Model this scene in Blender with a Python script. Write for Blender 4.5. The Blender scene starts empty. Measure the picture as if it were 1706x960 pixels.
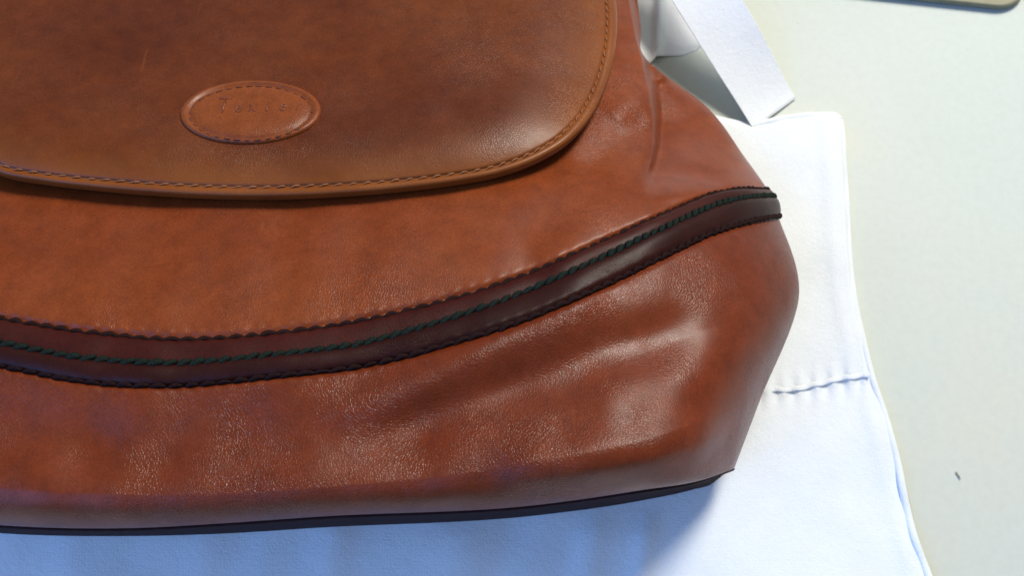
import bpy, math, random
import numpy as np
from mathutils import Vector, Matrix
from mathutils.bvhtree import BVHTree

random.seed(4)
rng = np.random.default_rng(7)
scene = bpy.context.scene
COL = scene.collection

# ------------------------------------------------------------------ camera
TILT = math.radians(22.0)
DIST = 0.2875
FPX = 1639.0                      # focal length in pixels of the 1706 px wide photograph
CAM = np.array((0.0, -DIST * math.sin(TILT), 0.05 + DIST * math.cos(TILT)))
FWD = np.array((0.0, math.sin(TILT), -math.cos(TILT)))
UP = np.array((0.0, math.cos(TILT), math.sin(TILT)))
cd = bpy.data.cameras.new("camera")
cam = bpy.data.objects.new("camera", cd)
COL.objects.link(cam)
cam.location = CAM
cam.rotation_euler = (TILT, 0, 0)
cd.sensor_fit = 'HORIZONTAL'
cd.sensor_width = 36.0
cd.lens = 36.0 * FPX / 1706.0
cd.clip_start = 0.01
cd.clip_end = 20.0
cd.dof.use_dof = True
cd.dof.focus_distance = 0.268
cd.dof.aperture_fstop = 20.0
scene.camera = cam

# ------------------------------------------------------------------ room light, lamp, exposure
w = bpy.data.worlds.new("World")
scene.world = w
w.use_nodes = True
bgn = w.node_tree.nodes["Background"]
bgn.inputs[0].default_value = (0.86, 0.92, 1.0, 1)
bgn.inputs[1].default_value = 0.26

def area(name, loc, target, size, watts, color):
    ld = bpy.data.lights.new(name, 'AREA')
    ld.shape = 'DISK'
    ld.size = size
    ld.energy = watts
    ld.color = color
    o = bpy.data.objects.new(name, ld)
    COL.objects.link(o)
    o.location = loc
    o.rotation_euler = (Vector(target) - Vector(loc)).to_track_quat('-Z', 'Y').to_euler()
    return o

area("ceiling_lamp", (0.36, 0.50, 0.98), (0.02, 0.02, 0.04), 0.26, 6.1, (1.0, 0.93, 0.80))
area("soft_fill_lamp", (0.50, 0.80, 1.22), (0.05, 0.05, 0.04), 0.55, 14.8, (1.0, 0.95, 0.86))  # unseen soft fill, added to lighten the shadow beside the strip
area("window_daylight", (-1.75, -1.10, 1.25), (0.0, -0.10, 0.0), 2.9, 58.0, (0.13, 0.37, 1.0))

vs = scene.view_settings
vs.view_transform = 'Standard'
vs.look = 'None'
vs.gamma = 1.0
vs.exposure = 0.0
vs.use_curve_mapping = False

# ------------------------------------------------------------------ helpers
def at(px, py, z):
    """photo pixel + height above the table -> world point(s)"""
    px = np.asarray(px, float); py = np.asarray(py, float); z = np.asarray(z, float)
    a = (px - 853.0) / FPX
    b = -(py - 480.0) / FPX
    dx = a
    dy = FWD[1] + b * UP[1]
    dz = FWD[2] + b * UP[2]
    k = (z - CAM[2]) / dz
    return np.stack(np.broadcast_arrays(CAM[0] + k * dx, CAM[1] + k * dy, CAM[2] + k * dz), -1)

def ray(px, py):
    a = (px - 853.0) / FPX
    b = -(py - 480.0) / FPX
    return Vector((a, FWD[1] + b * UP[1], FWD[2] + b * UP[2])).normalized()

def sstep(a, b, x):
    t = np.clip((np.asarray(x, float) - a) / (b - a), 0, 1)
    return t * t * (3 - 2 * t)

def spline(x, xs, ys):
    """smooth (Catmull-Rom / Hermite) interpolation of ys over xs"""
    xs = np.asarray(xs, float); ys = np.asarray(ys, float); x = np.asarray(x, float)
    m = np.gradient(ys, xs, axis=0)
    i = np.clip(np.searchsorted(xs, x) - 1, 0, len(xs) - 2)
    h = xs[i + 1] - xs[i]
    t = (x - xs[i]) / h
    if ys.ndim > 1:
        t = t[..., None]; h = h[..., None]
    t2 = t * t; t3 = t2 * t
    return ((2*t3 - 3*t2 + 1) * ys[i] + (t3 - 2*t2 + t) * h * m[i]
            + (-2*t3 + 3*t2) * ys[i+1] + (t3 - t2) * h * m[i+1])

def curve(pts, n):
    """smooth curve through 2-D/3-D points resampled to n evenly spaced points"""
    p = np.asarray(pts, float)
    d = np.r_[0, np.cumsum(np.linalg.norm(np.diff(p, axis=0), axis=1))]
    f = spline(np.linspace(0, d[-1], n * 4), d, p)
    d2 = np.r_[0, np.cumsum(np.linalg.norm(np.diff(f, axis=0), axis=1))]
    u = np.linspace(0, d2[-1], n)
    return np.stack([np.interp(u, d2, f[:, k]) for k in range(f.shape[1])], -1)

_wv = [(rng.normal(size=2), rng.uniform(0, 6.28), rng.uniform(.6, 1.4)) for _ in range(26)]
def wob(x, y, scale):
    """smooth 2-D wobble, about -1..1"""
    s = 0
    for (k, ph, f) in _wv:
        s = s + np.sin((k[0] * x + k[1] * y) * f / scale + ph)
    return s / math.sqrt(13.0)

def link(name, me, mats, parent=None, smooth=True):
    if smooth:
        me.polygons.foreach_set("use_smooth", [True] * len(me.polygons))
    for m in (mats if isinstance(mats, (list, tuple)) else [mats]):
        me.materials.append(m)
    o = bpy.data.objects.new(name, me)
    COL.objects.link(o)
    if parent is not None:
        o.parent = parent
    return o

def mesh(name, v, f):
    me = bpy.data.meshes.new(name)
    me.from_pydata([tuple(q) for q in np.asarray(v, float)], [], [tuple(int(i) for i in q) for q in f])
    me.update()
    return me

def grid_faces(nr, nc, wrap=False, off=0, flip=False):
    r = np.arange(nr - 1)[:, None]
    c = np.arange(nc if wrap else nc - 1)[None, :]
    c2 = (c + 1) % nc
    q = np.stack([r * nc + c, r * nc + c2, (r + 1) * nc + c2, (r + 1) * nc + c], -1).reshape(-1, 4) + off
    return q[:, ::-1] if flip else q

def grid_mesh(name, P, wrap=False, flip=False, extra=None):
    nr, nc = P.shape[:2]
    f = list(grid_faces(nr, nc, wrap, 0, flip))
    if extra:
        f += extra
    return mesh(name, P.reshape(-1, 3), f)

def sweep(name, path, normals, prof, closed_ends=True):
    """sweep an (side, up) profile loop along a path with given normals"""
    path = np.asarray(path); N = np.asarray(normals)
    T = np.gradient(path, axis=0)
    T /= np.linalg.norm(T, axis=1)[:, None] + 1e-12
    B = np.cross(N, T); B /= np.linalg.norm(B, axis=1)[:, None] + 1e-12
    pr = np.asarray(prof)
    if pr.ndim == 2:
        pr = np.repeat(pr[None], len(path), 0)
    V = path[:, None] + B[:, None] * pr[:, :, :1] + N[:, None] * pr[:, :, 1:]
    nr, nc = V.shape[:2]
    ex = []
    if closed_ends:
        ex = [tuple(range(nc)), tuple((nr - 1) * nc + i for i in range(nc - 1, -1, -1))]
    return grid_mesh(name, V, wrap=True, flip=True, extra=ex)

def ring(rx, ry, n=8):
    a = np.linspace(0, 2 * math.pi, n, endpoint=False)
    return np.stack([np.cos(a) * rx, np.sin(a) * ry], -1)

# ------------------------------------------------------------------ materials
def srgb(*c):
    return tuple(((x / 255) / 12.92 if x / 255 <= .04045 else ((x / 255 + .055) / 1.055) ** 2.4) for x in c) + (1,)

class NT:
    def __init__(self, name):
        self.m = bpy.data.materials.new(name)
        self.m.use_nodes = True
        self.t = self.m.node_tree
        self.b = self.t.nodes["Principled BSDF"]
        self.geo = self.n('ShaderNodeTexCoord').outputs['Object']
    def n(self, typ, **kw):
        nd = self.t.nodes.new(typ)
        for k, v in kw.items():
            if k.startswith('i_'):
                nd.inputs[k[2:].replace('_', ' ')].default_value = v
            else:
                setattr(nd, k, v)
        return nd
    def l(self, a, b):
        self.t.links.new(a, b)
    def noise(self, scale, detail=3, rough=.55, vec=None):
        nd = self.n('ShaderNodeTexNoise', i_Scale=scale, i_Detail=detail, i_Roughness=rough)
        self.l(vec if vec is not None else self.geo, nd.inputs['Vector'])
        return nd.outputs['Fac']
    def ramp(self, fac, stops):
        nd = self.n('ShaderNodeValToRGB')
        e = nd.color_ramp.elements
        while len(e) < len(stops):
            e.new(.5)
        for i, (p, c) in enumerate(stops):
            e[i].position = p; e[i].color = c
        self.l(fac, nd.inputs[0])
        return nd.outputs[0]
    def mapr(self, v, a, b, c, d):
        nd = self.n('ShaderNodeMapRange')
        nd.inputs[1].default_value = a; nd.inputs[2].default_value = b
        nd.inputs[3].default_value = c; nd.inputs[4].default_value = d
        self.l(v, nd.inputs[0])
        return nd.outputs[0]
    def math(self, op, a, b):
        nd = self.n('ShaderNodeMath', operation=op)
        for i, x in enumerate((a, b)):
            if isinstance(x, (int, float)):
                nd.inputs[i].default_value = x
            else:
                self.l(x, nd.inputs[i])
        return nd.outputs[0]
    def mix(self, fac, a, b, blend='MIX'):
        nd = self.n('ShaderNodeMix', data_type='RGBA', blend_type=blend)
        for i, x in ((0, fac), (6, a), (7, b)):
            if isinstance(x, (int, float, tuple)):
                nd.inputs[i].default_value = x
            else:
                self.l(x, nd.inputs[i])
        return nd.outputs[2]
    def bump(self, h, dist, strength=1.0, prev=None):
        nd = self.n('ShaderNodeBump')
        nd.inputs['Distance'].default_value = dist
        if isinstance(strength, (int, float)):
            nd.inputs['Strength'].default_value = strength
        else:
            self.l(strength, nd.inputs['Strength'])
        self.l(h, nd.inputs['Height'])
        if prev is not None:
            self.l(prev, nd.inputs['Normal'])
        return nd.outputs[0]
    def voro(self, scale, feature='F1', vec=None):
        nd = self.n('ShaderNodeTexVoronoi', feature=feature)
        nd.inputs['Scale'].default_value = scale
        self.l(vec if vec is not None else self.geo, nd.inputs['Vector'])
        return nd.outputs['Distance']

def leather(name, dark, mid, light, rough=.42, grain=1.0, spec=.5, wear_or_sheen=.25, crease=.25, edge=None):
    k = NT(name)
    big = k.noise(16, 4, .6)
    fine = k.noise(170, 4, .65)
    c = k.ramp(big, [(.30, dark), (.50, mid), (.72, light)])
    c2 = k.ramp(fine, [(.30, (.80, .78, .76, 1)), (.70, (1.12, 1.13, 1.14, 1))])
    c = k.mix(1.0, c, c2, 'MULTIPLY')
    c3 = k.ramp(k.noise(1500, 2, .6), [(.30, (.86, .84, .82, 1)), (.70, (1.12, 1.14, 1.16, 1))])
    c = k.mix(1.0, c, c3, 'MULTIPLY')
    # warp the pebble grain a little so cells differ
    wn = k.n('ShaderNodeTexNoise', i_Scale=420.0, i_Detail=2.0)
    k.l(k.geo, wn.inputs['Vector'])
    vm = k.n('ShaderNodeVectorMath', operation='MULTIPLY_ADD')
    k.l(wn.outputs['Color'], vm.inputs[0])
    vm.inputs[1].default_value = (.0012, .0012, .0012)
    k.l(k.geo, vm.inputs[2])
    crack = k.voro(1380, 'DISTANCE_TO_EDGE', vm.outputs[0])
    crack = k.mapr(crack, 0.0, .22, 0.0, 1.0)
    amount = k.mapr(k.noise(22, 3, .6), .36, .66, .03 * grain, .85 * grain)
    n1 = k.bump(crack, .00012, amount)
    n2 = k.bump(k.noise(2300, 2, .6), .00008, .35, n1)
    n3 = k.bump(k.noise(260, 2, .5), .00035, .08, n2)
    # short creases running up to the right
    cm = k.n('ShaderNodeMapping')
    cm.inputs['Rotation'].default_value = (0, 0, -.42)
    cm.inputs['Scale'].default_value = (190, 900, 500)
    k.l(k.geo, cm.inputs['Vector'])
    cr_ = k.math('ABSOLUTE', k.math('SUBTRACT', k.noise(1.0, 3, .6, cm.outputs[0]), .5), 0)
    cr_ = k.mapr(cr_, 0, .05, 0, 1)
    cmask = k.mapr(k.noise(26, 2, .5), .46, .66, 0, crease)
    n3 = k.bump(cr_, .00022, cmask, n3)
    k.l(n3, k.b.inputs['Normal'])
    dk = k.mapr(crack, 0, .6, .80, 1.0)
    dkc = k.n('ShaderNodeCombineColor')
    for i in range(3):
        k.l(dk, dkc.inputs[i])
    c = k.mix(k.math('MULTIPLY', amount, .6), c, k.mix(1.0, c, dkc.outputs[0], 'MULTIPLY'))
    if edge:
        at_ = k.n('ShaderNodeAttribute', attribute_name='edge_sheen').outputs['Fac']  # rim sheen painted into the base colour
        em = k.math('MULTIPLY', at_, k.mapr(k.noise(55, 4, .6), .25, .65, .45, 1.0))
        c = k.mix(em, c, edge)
    # thin pale scuffs
    sm = k.n('ShaderNodeMapping')
    sm.inputs['Scale'].default_value = (420, 40, 120)
    sm.inputs['Rotation'].default_value = (0, 0, .5)
    k.l(k.geo, sm.inputs['Vector'])
    sc = k.mapr(k.noise(1.0, 2, .5, sm.outputs[0]), .70, .80, 0, wear_or_sheen)
    c = k.mix(sc, c, (light[0] * 1.5, light[1] * 1.7, light[2] * 2.0, 1))
    k.l(c, k.b.inputs['Base Color'])
    r = k.mapr(k.noise(60, 4, .6), .3, .7, rough - .05, rough + .09)
    k.l(r, k.b.inputs['Roughness'])
    k.b.inputs['Specular IOR Level'].default_value = spec
    return k.m

def plain(name, col, rough=.6, nscale=900, bump=.0001, var=.15, spec=.4):
    k = NT(name)
    f = k.noise(nscale, 3)
    lo = tuple(x * (1 - var) for x in col[:3]) + (1,)
    hi = tuple(min(1, x * (1 + var)) for x in col[:3]) + (1,)
    k.l(k.ramp(f, [(.3, lo), (.7, hi)]), k.b.inputs['Base Color'])
    k.b.inputs['Roughness'].default_value = rough
    k.b.inputs['Specular IOR Level'].default_value = spec
    k.l(k.bump(f, bump, .6), k.b.inputs['Normal'])
    return k.m

M_BODY = leather("tan_leather", (.172, .0305, .0060, 1), (.196, .0375, .0070, 1), (.224, .047, .0080, 1), .36, .55, .30)
M_LOWER = leather("red_brown_leather", (.132, .0210, .0050, 1), (.150, .0255, .0058, 1), (.172, .031, .0068, 1), .335, 1.0, .30, .2, .3)
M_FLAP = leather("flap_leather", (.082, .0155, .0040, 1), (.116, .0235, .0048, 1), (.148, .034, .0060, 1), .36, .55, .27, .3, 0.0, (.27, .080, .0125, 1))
M_PATCH = leather("patch_leather", (.19, .042, .0085, 1), (.215, .050, .010, 1), (.24, .060, .012, 1), .35, .5, .30)
M_LETTER = leather("embossed_leather", (.17, .037, .010, 1), (.20, .045, .012, 1), (.23, .055, .015, 1), .30, .3, .5)
M_BAND = leather("dark_brown_leather", (.032, .0046, .0032, 1), (.043, .0062, .0042, 1), (.054, .0088, .0056, 1), .44, .3, .16, .05)
M_PIPING = leather("black_brown_leather", (.019, .0036, .0028, 1), (.026, .0046, .0034, 1), (.034, .0062, .0046, 1), .40, .3, .16, .05)
M_THREAD_DARK = plain("dark_brown_thread", (.017, .0058, .0050), .8, 2600, .00015, .6, .12)
M_THREAD_GREEN = plain("green_thread", (.0080, .0140, .0110), .75, 2600, .0002, .8, .1)
M_THREAD_TAN = plain("tan_thread", (.23, .082, .028), .6, 2200, .0001, .4)
M_THREAD_RUST = plain("rust_thread", (.12, .035, .014), .6, 2200, .0001, .3)
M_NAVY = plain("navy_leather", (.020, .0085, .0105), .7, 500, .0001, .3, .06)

def cloth_mat(name, col, weave=1.0):
    k = NT(name)
    f = k.noise(1500, 4, .7)
    g = k.noise(90, 4, .6)
    lo = tuple(x * .93 for x in col[:3]) + (1,)
    c = k.ramp(k.mix(.5, f, g), [(.35, lo), (.65, col)])
    k.l(c, k.b.inputs['Base Color'])
    k.b.inputs['Roughness'].default_value = .95
    k.b.inputs['Specular IOR Level'].default_value = .15
    wx = k.n('ShaderNodeTexWave', bands_direction='X'); wx.inputs['Scale'].default_value = 330; wx.inputs['Distortion'].default_value = 2.2
    wy = k.n('ShaderNodeTexWave', bands_direction='Y'); wy.inputs['Scale'].default_value = 330; wy.inputs['Distortion'].default_value = 2.2
    k.l(k.geo, wx.inputs['Vector']); k.l(k.geo, wy.inputs['Vector'])
    n = k.bump(k.math('ADD', wx.outputs['Fac'], wy.outputs['Fac']), .00006, .16 * weave)
    n = k.bump(f, .0003, .6, n)
    n = k.bump(k.noise(600, 3, .6), .0005, .3, n)
    n = k.bump(k.noise(220, 3), .0008, .16, n)
    k.l(n, k.b.inputs['Normal'])
    return k.m

M_CLOTH = cloth_mat("white_flannel", (.82, .87, .90, 1))
M_STRIP = cloth_mat("white_tape", (.86, .89, .90, 1), .3)

def table_mat():
    k = NT("off_white_tabletop")
    a = k.noise(9, 4, .6); b = k.noise(330, 4, .7)
    c = k.ramp(a, [(.32, (.52, .570, .510, 1)), (.52, (.545, .590, .530, 1)), (.72, (.575, .590, .500, 1))])
    c = k.mix(k.mapr(b, .40, .75, 0, .22), c, (.40, .44, .38, 1))
    sp = k.voro(75)
    spk = k.math('MULTIPLY', k.mapr(sp, .02, .035, 1, 0), k.mapr(k.noise(30, 1), .55, .60, 0, .5))
    c = k.mix(spk, c, (.32, .33, .29, 1))
    k.l(c, k.b.inputs['Base Color'])
    k.b.inputs['Roughness'].default_value = .55
    k.l(k.bump(b, .0001, .25), k.b.inputs['Normal'])
    return k.m
M_TABLE = table_mat()
M_KHAKI = plain("khaki_board", (.33, .30, .19), .7, 160, .0001, .1)
M_KHAKI_EDGE = plain("dark_khaki_edge", (.20, .20, .13), .8, 160, .0001, .15)

# ------------------------------------------------------------------ table
def box_mesh(name, x0, x1, y0, y1, z0, z1):
    v = [(x, y, z) for z in (z0, z1) for y in (y0, y1) for x in (x0, x1)]
    f = [(0, 2, 3, 1), (4, 5, 7, 6), (0, 1, 5, 4), (2, 6, 7, 3), (0, 4, 6, 2), (1, 3, 7, 5)]
    return mesh(name, v, f)
table = link("tabletop", box_mesh("tabletop", -.75, .75, -.55, .75, -.03, 0), M_TABLE, smooth=False)
table["kind"] = "structure"

# ------------------------------------------------------------------ handbag body surface
# guide rows: photo positions of lines that run across the bag, from its left side to its right outline
G = [
    [(-430, -330), (420, -345), (900, -340), (1028, -330)],
    [(-450, -90), (420, -100), (900, -110), (1050, -105)],
    [(-470, 70), (0, 90), (420, 95), (800, 75), (1067, 40)],
    [(-490, 150), (0, 180), (420, 190), (800, 150), (1000, 115), (1077, 98)],
    [(-510, 230), (0, 300), (420, 312), (800, 275), (1000, 232), (1120, 200), (1180, 180)],
    [(-530, 320), (0, 415), (420, 432), (800, 370), (1000, 315), (1150, 277), (1241, 262)],
    [(-550, 400), (-250, 480), (0, 533), (142, 556), (301, 568), (460, 558), (600, 537), (742, 504), (863, 466),
     (1000, 407), (1126, 350), (1184, 326), (1228, 317), (1279, 317)],
    [(-560, 480), (-250, 565), (0, 607), (142, 634), (283, 641), (460, 625), (600, 609), (742, 575), (863, 537),
     (1000, 478), (1126, 416), (1184, 389), (1243, 371), (1297, 361)],
    [(-550, 620), (0, 720), (300, 742), (600, 722), (900, 650), (1150, 560), (1331, 495)],
    [(-530, 720), (0, 815), (300, 825), (600, 808), (900, 770), (1100, 725), (1266, 668)],
    [(-500, 790), (0, 876), (211, 881), (369, 873), (527, 862), (897, 842), (1066, 818), (1175, 799), (1223, 782)],
]
VK = np.arange(len(G), dtype=float)
# heights of the front face, of the right outline
ZC = np.array([.0200, .0325, .0420, .0510, .0595, .0660, .0705, .0725, .0725, .0752, .0600])
ZS = np.array([.012, .0150, .0180, .0200, .0200, .0230, .0260, .0280, .0300, .0240, .0170])
_gx = []
for g in G:
    g = np.array(g, float)
    # straight ends: dense resample by x with smooth y
    _gx.append(g)
SIL = np.array([g[-1, 0] for g in _gx]); LEF = np.array([g[0, 0] for g in _gx])

def row_pts(v, s):
    """photo position of surface parameter (v across rows, s 0..1 along row)"""
    out = []
    for g in _gx:
        sx = (g[:, 0] - g[0, 0]) / (g[-1, 0] - g[0, 0])
        out.append(spline(s, sx, g[:, 1]))
    Y = np.stack(out, 0)                                     # guides x ns
    vv = np.atleast_1d(v)
    y = spline(vv, VK, Y)                                    # nv x ns
    xl = spline(vv, VK, LEF)[:, None]; xr = spline(vv, VK, SIL)[:, None]
    x = xl + (xr - xl) * np.asarray(s)[None]
    return x, y, xl, xr

def foldx(py):
    return np.interp(py, [-400, 0, 60, 98, 150, 200, 240, 270, 300], [1030, 1052, 1064, 1075, 1084, 1090, 1090, 1084, 1074])

def bump_line(px, py, a, b, wid, amp, wid2=None, taper=.35):
    """elongated swelling along the line a-b; wid2 = width on the lower side"""
    ax, ay = a; bx, by = b
    L = math.hypot(bx - ax, by - ay); ux, uy = (bx - ax) / L, (by - ay) / L
    t = ((px - ax) * ux + (py - ay) * uy) / L
    d = -(px - ax) * uy + (py - ay) * ux
    w_ = np.where(d > 0, wid2 if wid2 else wid, wid)
    e = np.exp(-(d / w_) ** 2)
    tt = np.clip((t + taper) / taper, 0, 1) * np.clip((1 + taper - t) / taper, 0, 1)
    return amp * e * (tt * tt * (3 - 2 * tt))

def body_z(px, py, v, xr, xl):
    vv = np.clip(v, 0, VK[-1])
    zc = spline(np.minimum(vv, 9), VK[:10], ZC[:10])[:, None]
    r = np.clip((vv - 8.3) / 1.7, 0, 1)[:, None]
    zr = ZC[10] + .0 * r
    zc = np.where(r > 0, zr + (zc - zr) * np.clip(1 - r ** 2.5, 0, 1) ** .55, zc)
    zs = spline(vv, VK, ZS)[:, None]
    zc = zc + 0 * px
    # right side, lower rows: long roll down to the outline
    vW = np.interp(vv, [0, 5, 6, 7, 8, 9, 10], [420, 420, 440, 430, 380, 235, 140])[:, None]
    t = np.clip((xr - px) / vW, 0, 1)
    zA = zs + (zc - zs) * (1 - (1 - t) ** 2.15) ** (1 / 2.15)
    # upper rows: front panel ends in a fold, gusset lies behind it
    fx = foldx(py)
    t2 = np.clip((fx + 6 - px) / 150, 0, 1)
    zf = np.maximum(zs, .0) + (zc - .004 - zs) * (.68 + .32 * (1 - (1 - t2) ** 2.3) ** (1 / 2.3))
    tg = np.clip((px - fx) / np.maximum(xr - fx, 8), 0, 1)
    zg = zs + (np.maximum(zs, 0) * 0 + (zc - .004 - zs) * .68 - .0150).clip(.001) * np.sqrt(np.clip(1 - tg ** 2.2, 0, 1))
    m = sstep(-2, 13, px - fx) * sstep(12, 40, xr - fx)
    m2 = sstep(-6, 8, px - fx) * (1 - sstep(12, 40, xr - fx))
    zB = zf * (1 - m) + zg * m
    zB = zB * (1 - m2) + zs * m2
    gB = 1 - sstep(195, 335, py + np.clip(px - 1090, 0, 300) * .10)
    z = zA * (1 - gB) + zB * gB
    # left side (outside the picture)
    tl = np.clip((px - xl) / 330, 0, 1)
    z = .02 + (z - .02) * (1 - (1 - tl) ** 2.2) ** (1 / 2.2)
    # folds and swellings
    near = sstep(0, 90, xr - px) * (1 - .0 * px) * (1 - sstep(9.3, 10, np.broadcast_to(vv[:, None], px.shape)))
    d = 0
    d = d + bump_line(px, py, (640, 668), (960, 510), 36, .0027, 46)       # ridge under the band
    d = d - bump_line(px, py, (700, 705), (1080, 565), 44, .0027, 60)      # hollow beneath it
    d = d + bump_line(px, py, (760, 735), (1160, 620), 45, .0008, 55)
    d = d + bump_line(px, py, (900, 782), (1165, 738), 50, .0030, 60)      # corner swelling
    d = d + bump_line(px, py, (930, 425), (1075, 355), 50, .0013, 40)      # swelling above the band
    d = d - bump_line(px, py, (985, 275), (1062, 205), 26, .0016, 34)      # diagonal dimple by the flap
    d = d + bump_line(px, py, (1030, 190), (1075, 150), 26, .0012)
    d = d - bump_line(px, py, (1095, 285), (1190, 300), 22, .0026, 14)     # pocket at the end of the fold
    d = d + bump_line(px, py, (1130, 325), (1240, 305), 18, .0010)
    d = d + .00035 * wob(px, py, 170) * sstep(200, 400, py)
    d = d + .00035 * wob(px + 900, py * 1.2, 45) * sstep(200, 400, py)
    # the seam pulls the skin in beside the band
    vb = np.broadcast_to(vv[:, None], px.shape)
    d = d - .0010 * np.exp(-((vb - 5.97) / .07) ** 2) - .0010 * np.exp(-((vb - 7.03) / .06) ** 2)
    d = d +   .00011 * np.sin(px * 2 * np.pi / 25) * (np.exp(-((vb - 5.90) / .08) ** 2) + np.exp(-((vb - 7.08) / .07) ** 2)) * sstep(1250, 900, px)
    return z + d * near

# column parameters: left wrap, across, right wrap
W0 = .24
phi = np.linspace(math.pi / 2, 0, 120)
s_in = np.linspace(.20, 1 - W0, 380)
s_right = 1 - W0 * (1 - np.cos(phi[1:]))
s_left = .20 * (1 - np.cos(np.linspace(0, math.pi / 2, 40)[:-1]))
SCOL = np.r_[s_left, s_in, s_right]

def surf(vv, ss):
    """points of the bag skin for arrays of v and s (outer product)"""
    x, y, xl, xr = row_pts(vv, ss)
    z = body_z(x, y, np.atleast_1d(vv), xr, xl)
    return at(x, y, z)

vrows = np.r_[np.linspace(0, 8.2, 310), 8.2 + 1.8 * np.sin(np.linspace(0, math.pi / 2, 110))[1:]]
P = surf(vrows, SCOL)
# wrapped underside: from each outline point curl inward to the cloth
nu = 16
wr = []
wl = []
for k in range(1, nu + 1):
    a = k / nu * math.pi / 2
    e = P[:, -1]; l = P[:, 0]
    zz = .0055 + (e[:, 2] - .0055) * (1 - math.sin(a))
    q = e.copy(); q[:, 0] -= .016 * (1 - math.cos(a)); q[:, 2] = zz
    q[:, 1] += .010 * (1 - math.cos(a)) * sstep(9, 10, vrows)
    wr.append(q)
    zz = .0055 + (l[:, 2] - .0055) * (1 - math.sin(a))
    q = l.copy(); q[:, 0] += .016 * (1 - math.cos(a)); q[:, 2] = zz
    wl.append(q)
PB = np.concatenate([np.stack(wl[::-1], 1), P, np.stack(wr, 1)], 1)
nr, nc = PB.shape[:2]

bag = bpy.data.objects.new("handbag", None)
bag.empty_display_size = .02
bag.location = (-.06, .04, .005)
COL.objects.link(bag)
bag["label"] = "tan leather handbag with rounded flap and dark stitched band lying on white cloth"
bag["category"] = "handbag"
bpy.context.view_layer.update()
BINV = Matrix.Translation(bag.location).inverted()

def part(name, me, mats, parent, smooth=True):
    o = link(name, me, mats, parent, smooth)
    o.matrix_parent_inverse = BINV if parent is bag else Matrix.Identity(4)
    return o

capt = [tuple(range(nc))]                                       # far end
BODY_BVH = BVHTree.FromPolygons([tuple(p) for p in P.reshape(-1, 3)], [tuple(int(i) for i in q) for q in grid_faces(*P.shape[:2])])
isp = int(np.searchsorted(vrows, 6.45))
part("upper_panel", mesh("upper_panel", PB[:isp + 1].reshape(-1, 3), list(grid_faces(isp + 1, nc, True, 0, True)) + capt), M_BODY, bag)
part("lower_panel", mesh("lower_panel", PB[isp:].reshape(-1, 3), list(grid_faces(nr - isp, nc, True, 0, True))), M_LOWER, bag)

def hit(bvh, px, py):
    h = bvh.ray_cast(Vector(CAM), ray(px, py))
    if h[0] is None:
        return None
    n = h[1]
    if n.dot(ray(px, py)) > 0:
        n = -n
    return h[0], n

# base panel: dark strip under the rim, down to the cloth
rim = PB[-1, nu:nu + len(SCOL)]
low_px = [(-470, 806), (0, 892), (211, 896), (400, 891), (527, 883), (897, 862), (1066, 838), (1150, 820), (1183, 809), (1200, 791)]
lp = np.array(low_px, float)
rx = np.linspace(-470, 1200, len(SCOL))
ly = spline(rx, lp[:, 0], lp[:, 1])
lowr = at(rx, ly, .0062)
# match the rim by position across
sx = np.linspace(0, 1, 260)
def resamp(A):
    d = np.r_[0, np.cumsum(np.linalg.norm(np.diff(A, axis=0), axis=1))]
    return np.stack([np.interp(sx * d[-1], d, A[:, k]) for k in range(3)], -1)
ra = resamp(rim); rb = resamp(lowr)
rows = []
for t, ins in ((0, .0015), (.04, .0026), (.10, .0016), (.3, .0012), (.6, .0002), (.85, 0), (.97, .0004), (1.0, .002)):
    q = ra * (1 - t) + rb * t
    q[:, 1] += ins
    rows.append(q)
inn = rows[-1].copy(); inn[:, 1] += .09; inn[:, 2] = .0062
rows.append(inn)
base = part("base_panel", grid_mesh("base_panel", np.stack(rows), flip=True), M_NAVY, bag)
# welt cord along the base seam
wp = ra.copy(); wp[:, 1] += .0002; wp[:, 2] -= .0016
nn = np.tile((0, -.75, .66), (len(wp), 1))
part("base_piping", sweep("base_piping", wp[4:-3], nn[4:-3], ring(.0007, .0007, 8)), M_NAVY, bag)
# small torn leather end at the corner
tipw = at([1223, 1219, 1208, 1199, 1206, 1217], [779, 786, 790, 797, 786, 780], [.0172, .0168, .0168, .0175, .021, .020])
tv = np.concatenate([tipw, tipw - np.array((0, -.001, .0016))])
part("corner_tab", mesh("corner_tab", tv, [(5, 4, 3, 2, 1, 0), (6, 7, 8, 9, 10, 11)] + [(i, (i + 1) % 6, (i + 1) % 6 + 6, i + 6) for i in range(6)]), M_LOWER, bag, False)

# ------------------------------------------------------------------ dark band
def green_q(px):
    return np.interp(px, [0, 300, 600, 742, 863, 1000, 1126, 1184, 1277], [.56, .53, .54, .45, .39, .39, .41, .42, .33])

sb = np.r_[np.linspace(.03, 1 - W0, 420), s_right[::1]]
eps = 1e-3
qs = np.linspace(-.04, 1.04, 41)
def band_frame(qv, ss):
    """points and normals at band coordinate q for all s (q may vary with s)"""
    qv = np.broadcast_to(qv, ss.shape)
    qg = np.linspace(-.15, 1.15, 53)
    A = surf(6 + qg, ss)
    N = np.cross(np.gradient(A, axis=1), np.gradient(A, axis=0))
    N /= np.linalg.norm(N, axis=2)[..., None] + 1e-15
    N[N[..., 2] < 0] *= -1
    fi = (qv + .15) / (qg[1] - qg[0])
    i = np.clip(np.floor(fi).astype(int), 0, len(qg) - 2); t = (fi - i)[:, None]
    c = np.arange(len(ss))
    p = A[i, c] * (1 - t) + A[i + 1, c] * t
    n = N[i, c] * (1 - t) + N[i + 1, c] * t
    return p, n / np.linalg.norm(n, axis=1)[:, None]
xb = row_pts(np.array([6.5]), sb)[0][0]
gq = green_q(xb)
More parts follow.
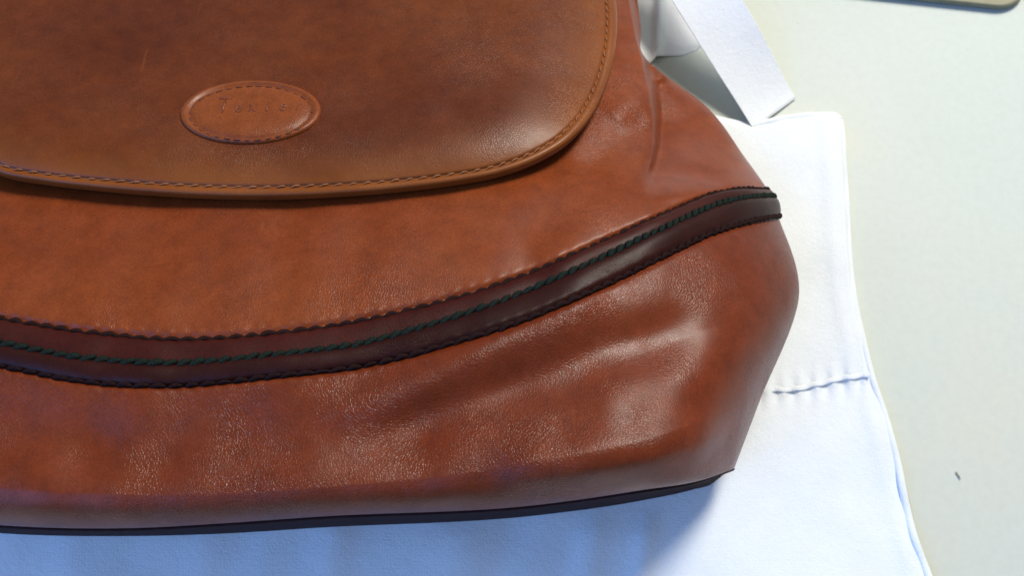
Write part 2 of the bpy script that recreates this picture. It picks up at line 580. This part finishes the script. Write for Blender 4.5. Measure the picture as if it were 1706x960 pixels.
# the lower part of the band is a darker piping
qn = np.linspace(0, 1, 21)
def band_strip(lo_q, hi_q, prof):
    R_ = []
    for t in qn:
        q = lo_q * (1 - t) + hi_q * t
        p, n = band_frame(q, sb)
        h = prof(t) + .00006 * wob(xb, np.full_like(xb, t * 60), 22)
        R_.append(p + n * (h if np.ndim(h) else np.full_like(xb, h))[:, None])
    R_ = np.stack(R_)
    e_ = []
    for k in range(1, 9):
        a = k / 8
        q = R_[:, -1].copy(); q[:, 2] -= .012 * a; q[:, 0] += (.0002 - .005 * a * a)
        e_.append(q)
    return np.concatenate([R_, np.stack(e_, 1)], 1)
pk = .00012 * np.sin(np.clip(xb, 0, 1200) * 2 * np.pi / 25)
BU = band_strip(np.full_like(xb, -.045), gq, lambda t: -.0006 + (.0011 + .0006 * math.sin(math.pi * t) ** .7) * min(1, t / .05) * 1 + pk * math.exp(-((t - .12) / .08) ** 2) - .0004 * math.exp(-((t - .09) / .06) ** 2))
BL = band_strip(gq, np.full_like(xb, 1.045), lambda t: -.0006 + (.0010 + .0012 * math.sin(math.pi * t ** .8) ** .7) * min(1, (1 - t) / .05) + pk * math.exp(-((t - .88) / .08) ** 2) - .0004 * math.exp(-((t - .91) / .06) ** 2))
band = part("trim_band", grid_mesh("trim_band", BU), M_BAND, bag)
part("band_piping", grid_mesh("band_piping", BL), M_PIPING, band)

# ------------------------------------------------------------------ stitches (shared meshes)
def capsule(name, L, r, bend=.0, mat=None, segs=6, sides=6, flat=.8):
    u = np.linspace(-1, 1, segs + 1)
    rr = r * np.clip(1 - .62 * np.abs(u) ** 2.2, .06, 1) * np.where(np.abs(u) > .99, .5, 1)
    v = []
    for k in range(segs + 1):
        for j in range(sides):
            a = 2 * math.pi * j / sides
            v.append((u[k] * L / 2, rr[k] * math.cos(a) + bend * math.cos(u[k] * math.pi), rr[k] * math.sin(a) * flat + .25 * r * (1 - u[k] ** 2)))
    f = list(grid_faces(segs + 1, sides, True, 0, False)) + [tuple(range(sides - 1, -1, -1)), tuple(segs * sides + j for j in range(sides))]
    m_ = mesh(name, v, f)
    m_.polygons.foreach_set("use_smooth", [True] * len(m_.polygons))
    m_.materials.append(mat)
    return m_

def place(me, p, T, N, parent, yaw=0.0, sx_=1.0, sy=1.0, name="stitch"):
    T = Vector(T).normalized(); N = Vector(N); N = (N - T * N.dot(T)).normalized(); B = N.cross(T)
    m = Matrix((T, B, N)).transposed().to_4x4() @ Matrix.Rotation(yaw, 4, 'Z') @ Matrix.Diagonal((sx_, sy, sy, 1))
    m.translation = Vector(p)
    o = bpy.data.objects.new(name, me)
    COL.objects.link(o)
    o.parent = parent
    o.matrix_basis = m
    return o

def run_stitches(me, pts, nrm, pitchf, pxs, parent, yaw, jit=.06, lift=0.0, base=1.0):
    """walk along pts placing stitches; pitchf(px) in metres"""
    d = np.r_[0, np.cumsum(np.linalg.norm(np.diff(pts, axis=0), axis=1))]
    T = np.gradient(pts, axis=0)
    s = d[0] + .001
    while s < d[-1]:
        px = float(np.interp(s, d, pxs))
        pit = pitchf(px)
        p = np.array([np.interp(s, d, pts[:, k]) for k in range(3)])
        t = np.array([np.interp(s, d, T[:, k]) for k in range(3)])
        n = np.array([np.interp(s, d, nrm[:, k]) for k in range(3)])
        place(me, p + n * (lift + random.uniform(-.0001, .0001)), t, n, parent, yaw + random.uniform(-jit, jit),
              pit / base * random.uniform(.88, 1.10), random.uniform(.84, 1.12) * (.75 + .25 * min(1.2, pit / base)))
        s += pit

PIT = .0043
def pit_dark(px):
    return PIT * np.interp(px, [0, 800, 1000, 1130, 1230, 1300], [1.0, .95, .82, .72, .66, .62])
def pit_green(px):
    return PIT * np.interp(px, [0, 500, 900, 1050, 1200, 1300], [.86, .80, .78, .68, .62, .6])
CAP_D = capsule("stitch_dark", PIT * 1.30, .00082, .00034, M_THREAD_DARK)
CAP_G = capsule("stitch_green", PIT * 1.30, .00112, .00014, M_THREAD_GREEN)
ssel = sb > .27
sv = sb[ssel]; xv = xb[ssel]
for q, me_, pf, yaw, lf in ((0.0, CAP_D, pit_dark, .12, .0003), (1.0, CAP_D, pit_dark, .12, .0006), (None, CAP_G, pit_green, .40, .0008)):
    qq = gq[ssel] if q is None else np.full_like(sv, q)
    p, n = band_frame(qq, sv)
    run_stitches(me_, p, n, pf, xv, band, yaw, .13, lf, PIT)

# ------------------------------------------------------------------ flap
FO = [(-170, -335), (-182, -150), (-185, 0), (-180, 70), (-160, 140), (-115, 210), (-65, 256), (0, 290), (75, 304), (150, 313), (300, 325), (425, 329),
      (550, 325), (692, 313), (760, 304), (833, 290), (904, 263), (945, 237), (978, 202), (1002, 160), (1018, 115),
      (1026, 70), (1028, 30), (1025, -10), (1018, -100), (1006, -335)]
FB = curve(FO, 620)
FC = np.array((420.0, -120.0))
def flap_z(px, py):
    yy = py + .00024 * (px - 420) ** 2
    z = spline(np.clip(yy, -345, 470), [-345, -100, 40, 185, 310, 430, 480], [.0200, .0325, .0420, .0510, .0590, .0640, .066]) + .0130
    z = z - .0045 * sstep(840, 1040, px) * (1 - sstep(120, 260, py))
    z = z + .0006 * wob(px, py, 170)
    return z
dl = np.r_[0, .6, 1.5, 3, 5, 7, 9, 11, 12.5, 14, 15, 16, 17, 18, 19, 20, 21.5, 23, 25, 28, 32, 37, 43, 50, 58, 67, 77, 88, 100, 114, 130, 148]
vec = FC - FB; ln = np.linalg.norm(vec, axis=1)
rings = []
def flap_h(d):
    d = np.asarray(d, float)
    h = -.0072 * np.clip(1 - d / 140, 0, 1) ** 2
    h = h - .0005 * np.exp(-((d - 17) / 3.2) ** 2)
    h = h + .0003 * np.exp(-((d - 8) / 5.5) ** 2)
    h = h - .0010 * (1 - np.sqrt(np.clip(1 - np.clip(1 - d / 5.5, 0, 1) ** 2, 0, 1)))
    return h
for d in dl:
    p = FB + vec / ln[:, None] * d
    rings.append(at(p[:, 0], p[:, 1], flap_z(p[:, 0], p[:, 1]) + flap_h(d)))
NR = 34
for k in range(1, NR + 1):
    d = 148 + (ln - 148) * k / (NR + .001) if k < NR else ln - .5
    p = FB + vec / ln[:, None] * d[:, None]
    rings.append(at(p[:, 0], p[:, 1], flap_z(p[:, 0], p[:, 1]) + flap_h(d)))
top = np.stack(rings)                       # edge .. centre
FLAP_BVH = BVHTree.FromPolygons([tuple(p) for p in top.reshape(-1, 3)], [tuple(int(i) for i in q) for q in grid_faces(*top.shape[:2])])
# underside: drop the edge, then go back in
e0 = top[0]
inw = (top[6] - top[0]); inw[:, 2] = 0
under = []
for dz, di in ((.0006, -.08), (.0013, -.02), (.0020, .2), (.0026, .8), (.0028, 3.0)):
    under.append(e0 - np.array((0, 0, dz)) + inw * di)
for k in range(1, 9):
    q = under[4] * 1.0
    c = at(FC[0], FC[1], .046)
    under.append(q + (c - q) * (k / 8.0) * .98 + 0)
full = np.concatenate([np.stack(under[::-1]), top])
fm = grid_mesh("flap", full, flip=True)
wear_or_sheen = np.concatenate([np.ones(len(under) * len(FB))] +
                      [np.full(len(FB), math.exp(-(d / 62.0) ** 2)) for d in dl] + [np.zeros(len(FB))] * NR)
wear_or_sheen *= .72  # golden sheen of the flap rim as colour, fading inward from the edge
fm.attributes.new("edge_sheen", 'FLOAT', 'POINT').data.foreach_set("value", wear_or_sheen.astype(np.float32))
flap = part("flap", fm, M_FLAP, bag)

def on_curve(bvh, line):
    P_, N_, X_ = [], [], []
    for (x, y) in line:
        h = hit(bvh, x, y)
        if h:
            P_.append(h[0]); N_.append(h[1]); X_.append(x)
    return np.array(P_), np.array(N_), np.array(X_)
SL = FB + vec / ln[:, None] * 17
vis = (np.arange(len(SL)) > 110) & (SL[:, 1] > -60)
fp, fn, fx_ = on_curve(FLAP_BVH, curve(SL[vis], 420))
CAP_F = capsule("stitch_tan", .0030, .00036, .00008, M_THREAD_TAN)
CAP_FD = capsule("stitch_rust", .0033, .00042, .00010, M_THREAD_RUST)
def pit_flap(px):
    return .0043 * np.interp(px, [0, 600, 900, 1000], [1.0, .95, .86, .84])
run_stitches(CAP_F, fp, fn, pit_flap, fx_, flap, .22, .06, .0002, .0043)

# ------------------------------------------------------------------ oval patch on the flap
pa, pb, rot = 117.0, 52.0, math.radians(-4.5)
pc = (418.0, 188.5)
def pt(r, a):
    x = np.cos(a) * pa * r; y = np.sin(a) * pb * r
    x = x + .16 * y
    return pc[0] + x * math.cos(rot) - y * math.sin(rot), pc[1] + x * math.sin(rot) + y * math.cos(rot)
ang = np.linspace(0, 2 * math.pi, 120, endpoint=False)
PR = [(1.0, -.0006), (1.0, .0004), (.992, .0010), (.975, .0014), (.95, .00165), (.925, .0016), (.90, .0013), (.88, .00095), (.865, .0008), (.85, .00085), (.83, .0011),
      (.80, .0014), (.75, .0017), (.68, .0020), (.58, .0022), (.45, .0023), (.3, .0023), (.15, .0023), (.01, .0023)]
rr = []
for (r, h) in PR:
    row = []; h *= .72
    for a in ang:
        x, y = pt(r, a)
        p, n = hit(FLAP_BVH, x, y)
        row.append(p + n * h)
    rr.append(row)
PP = np.array(rr)
patch = part("oval_patch", grid_mesh("oval_patch", PP, wrap=True, flip=True), M_PATCH, bag)
PATCH_BVH = BVHTree.FromPolygons([tuple(p) for p in PP.reshape(-1, 3)], [tuple(int(i) for i in q) for q in grid_faces(PP.shape[0], PP.shape[1], True)])
CAP_P = capsule("stitch_patch", .0021, .00028, .00004, M_THREAD_RUST)
pl = np.array([pt(.865, a) for a in np.linspace(0, 2 * math.pi, 180)])
pp_, pn_, px_ = on_curve(PATCH_BVH, pl)
run_stitches(CAP_P, pp_, pn_, lambda px: .0030, px_, patch, .05, .08, .00005, .0030)

# embossed lettering
def letter(ch, cx, base_y, size, shear):
    cu = bpy.data.curves.new("glyph", 'FONT')
    cu.body = ch; cu.size = 1.0; cu.shear = shear; cu.align_x = 'CENTER'
    cu.resolution_u = 3
    cu.offset = -.012
    tmp = bpy.data.objects.new("glyph", cu)
    COL.objects.link(tmp)
    dg = bpy.context.evaluated_depsgraph_get()
    m_ = bpy.data.meshes.new_from_object(tmp.evaluated_get(dg))
    bpy.data.objects.remove(tmp)
    import bmesh
    bm = bmesh.new(); bm.from_mesh(m_)
    bmesh.ops.remove_doubles(bm, verts=bm.verts, dist=1e-4)
    bmesh.ops.triangulate(bm, faces=bm.faces)
    bmesh.ops.subdivide_edges(bm, edges=[e for e in bm.edges if e.calc_length() > .25], cuts=1)
    r_ = bmesh.ops.extrude_face_region(bm, geom=list(bm.faces))
    newv = {v for v in r_['geom'] if isinstance(v, bmesh.types.BMVert)}
    for v in bm.verts:
        x = cx + v.co.x * size; y = base_y - v.co.y * size - (x - cx) * .05
        h = hit(PATCH_BVH, x, y)
        if h is None:
            continue
        v.co = h[0] + h[1] * (.00022 if v in newv else -.0002)
    bmesh.ops.recalc_face_normals(bm, faces=bm.faces)
    bm.to_mesh(m_); bm.free()
    m_.materials.clear()
    return part("letter", m_, M_LETTER, patch, False)
for ch, cx, by, sz in (("T", 370, 188, 38), ("e", 396, 187, 27), ("x", 419, 186, 27), ("i", 444, 185.5, 29), ("e", 470, 184.5, 27), ("r", 496, 183.5, 27)):
    letter(ch, cx, by, sz, .25)

# ------------------------------------------------------------------ white cloth under the bag
ER = curve([(1386, 187), (1397, 190), (1403, 198), (1407, 218), (1410, 270), (1415, 340), (1419, 420), (1428, 500), (1443, 570), (1455, 620), (1478, 690), (1500, 770),
            (1512, 830), (1525, 885), (1552, 960), (1590, 1060), (1640, 1200), (1660, 1420)], 300)
def top_y(px):
    return np.interp(px, [-900, 1100, 1180, 1215, 1255, 1300, 1345, 1398], [185, 188, 189, 197, 205, 194, 188, 187])
na, nb = 260, len(ER)
V = np.zeros((nb, na, 3))
aa = 1 - (1 - np.linspace(0, 1, na)) ** 1.6
for j in range(nb):
    ex, ey = ER[j]
    px = -900 + (ex + 900) * aa
    f = (ey - ER[0, 1])
    py = ey + (top_y(px) - ER[0, 1]) * math.exp(-f / 60.0)
    dE = ex - px
    z = .0032 + .0006 * wob(px, py, 95) + .0003 * wob(px + 400, py, 36)
    # puckered seam, the piece above it lies a little higher
    ysm = 625 + (1450 - px) * .155
    z = z + .0006 * sstep(16, -6, py - ysm) * sstep(1650, 1440, px)
    z = z + .0007 * np.sin(px / 4.4) * np.exp(-((py - ysm - 4) / 22) ** 2) * sstep(0, 30, dE)
    # soft upright creases below the bag
    for cx_, wd, am in ((985, 26, .0010), (1075, 20, .0012), (760, 40, .0008), (560, 30, .0009), (330, 45, .0008), (120, 30, .0007)):
        z = z + am * np.exp(-((px - cx_ + (py - 900) * .12) / wd) ** 2) * sstep(840, 900, py)
    z = z - .0022 * sstep(10, 0, dE) + .0005 * np.exp(-((dE - 30) / 14) ** 2)
    z = z - .0018 * sstep(10, 0, py - top_y(px) if j else np.zeros_like(px))
    V[j] = at(px, py, z)
cl = bpy.data.objects.new("dust_cloth", None)
COL.objects.link(cl)
cl["label"] = "white brushed cotton cloth with hemmed edge and puckered seam spread under the handbag"
cl["category"] = "cloth"
def cpart(name, me, m_, smooth=True):
    return link(name, me, m_, cl, smooth)
# close to the table with a skirt on the right and top edges
sk = np.concatenate([V, (V[:, -1:] * np.array((1, 1, 0)) + np.array((.0002, 0, .0003)))], 1)
tp = sk[:1] * np.array((1, 1, 0)) + np.array((0, .0002, .0003))
sk = np.concatenate([tp, sk], 0)
cpart("cloth_sheet", grid_mesh("cloth_sheet", sk, flip=True), M_CLOTH)
# rolled hem along the right edge
tx = np.linspace(1250, 1384, 40)
hem = np.concatenate([np.stack([tx, top_y(tx) + 4], -1), [(1391, 192.5), (1396, 196), (1399.5, 202)], np.stack([ER[4:, 0] - 5, ER[4:, 1] + 1], -1)])
hem = curve(hem, 380)
hp = at(hem[:, 0], hem[:, 1], .0021 + .0003 * wob(hem[:, 0], hem[:, 1], 18))
cpart("edge_hem", sweep("edge_hem", hp, np.tile((0, 0, 1.0), (380, 1)), ring(.0013, .0010, 10)), M_CLOTH)
# puckered seam ridge
sxp = np.linspace(1225, 1448, 180)
syp = 625 + (1450 - sxp) * .155 + .9 * np.sin(sxp / 4.6) + 1.5 * wob(sxp, sxp * 0, 14)
sp_ = at(sxp, syp, .0034 + .0003 * np.sin(sxp / 4.6 + 1.2) + .0003 * wob(sxp, sxp * 0 + 50, 12))
cpart("puckered_seam", sweep("puckered_seam", sp_, np.tile((0, 0, 1.0), (180, 1)), ring(.0009, .0003, 8)), M_CLOTH)

# ------------------------------------------------------------------ white strip arching over the table
LE = curve([(1040, -130), (1085, -55), (1120, 0), (1150, 48), (1200, 127), (1229, 172), (1255, 214)], 60)
RE = curve([(1165, -130), (1208, -50), (1238, 0), (1262, 42), (1290, 95), (1310, 135), (1326, 163)], 60)
tt = np.linspace(0, 1, 60)
zz = .0030 + .026 * np.sin(np.pi / 2 * (1 - tt)) ** 1.2
cols = []
for k in np.r_[0, .006, .02, np.linspace(.06, .94, 12), .98, .994, 1]:
    p = LE * (1 - k) + RE * k
    cols.append(at(p[:, 0], p[:, 1], zz - .0017 * k * np.clip((tt - .6) / .4, 0, 1) + .0022 * (k - .5) ** 2 * (1 - tt) + .0005 * wob(p[:, 0], p[:, 1], 70)))
ST = np.stack(cols, 1)
lowS = ST - np.array((0, 0, .0003))
loop = np.concatenate([ST, lowS[:, ::-1]], 1)
n2 = loop.shape[1]
strip = link("fabric_strip", grid_mesh("fabric_strip", loop, wrap=True, flip=True, extra=[tuple(range(n2)), tuple(59 * n2 + i for i in range(n2 - 1, -1, -1))]), M_STRIP)
strip["label"] = "wide white fabric strip arching down beside the bag onto the cloth corner"
strip["category"] = "strap"

# ------------------------------------------------------------------ crumpled cloth end behind the bag
gu = np.linspace(0, 1, 40); gv = np.linspace(0, 1, 40)
lx = 1040 + 8 * np.sin(gv * 3); rx_ = np.interp(gv, [0, .6, .85, 1], [1176, 1192, 1186, 1160])
X = lx[:, None] * (1 - gu) + rx_[:, None] * gu
Yb = np.interp(gu, [0, .36, .45, .8, 1], [104, 103, 92, 92, 84])
Y = -90 + (Yb[None] + 90) * gv[:, None]
Z = .0022 + .0035 * np.exp(-((X - 1096 + (Y - 60) * .04) / 9) ** 2) * (1 - .4 * gv[:, None]) + .004 * sstep(1096, 1050, X) + .0008 * wob(X, Y, 40)
Z = Z - .0012 * sstep(.9, 1, gv)[:, None]
tail = grid_mesh("fabric_tail", at(X, Y, Z), flip=True)
tail = link("fabric_tail", tail, M_STRIP)
tm = tail.modifiers.new("thickness", 'SOLIDIFY'); tm.thickness = .0005; tm.offset = -1
tail["label"] = "crumpled white fabric end lying on the table between the handbag and the white strip"
tail["category"] = "fabric"

# ------------------------------------------------------------------ khaki board at the far corner
c0 = at(1500, -6, .008); c1 = at(1650, 10, .008)
dirx = (c1 - c0); dirx[2] = 0; dirx /= np.linalg.norm(dirx)
diry = np.array((-dirx[1], dirx[0], 0))
corner = at(1712, 16, .003); corner[2] = 0
rad = .012; Lx = .16; Ly = .10
out = []
for (cx_, cy_, a0) in ((-rad, rad, -90), (-rad, Ly - rad, 0), (-Lx + rad, Ly - rad, 90), (-Lx + rad, rad, 180)):
    for k in range(13):
        a = math.radians(a0 + 90 * k / 12)
        out.append((cx_ + rad * math.cos(a), cy_ + rad * math.sin(a)))
out = np.array(out)
cent = out.mean(0)
lay = []
for sc_, z in ((.97, .0008), (.995, .0016), (1.0, .0018), (1.0, .0026), (.996, .0032), (.988, .0035), (.93, .0036)):
    q = cent + (out - cent) * sc_
    lay.append(corner[None] + q[:, :1] * dirx[None] + q[:, 1:] * diry[None] + np.array((0, 0, z)))
lay = np.stack(lay); n3 = lay.shape[1]
bd = mesh("khaki_board", lay.reshape(-1, 3), list(grid_faces(7, n3, True)) + [tuple(6 * n3 + i for i in range(n3)), tuple(range(n3 - 1, -1, -1))])
board = link("flat_board", bd, [M_KHAKI, M_KHAKI_EDGE], smooth=False)
for i, p in enumerate(board.data.polygons):
    p.material_index = 1 if i < 5 * n3 else 0
board["label"] = "khaki flat board with a rounded corner at the far right of the table"
board["category"] = "board"

# ------------------------------------------------------------------ speck of lint
cr = curve([(1592, 786), (1596, 792), (1599, 797), (1600, 800)], 8)
crp = at(cr[:, 0], cr[:, 1], .0005)
prf = np.stack([ring(.00026 * s_, .0002 * s_, 6) for s_ in (.3, .7, .9, .7, .9, .8, .6, .2)])
lint = link("lint_speck", sweep("lint_speck", crp, np.tile((0, 0, 1.0), (8, 1)), prf), plain("grey_lint", (.22, .23, .19), .9))
lint["label"] = "tiny dark lint speck on the bare tabletop right of the cloth"
lint["category"] = "lint"
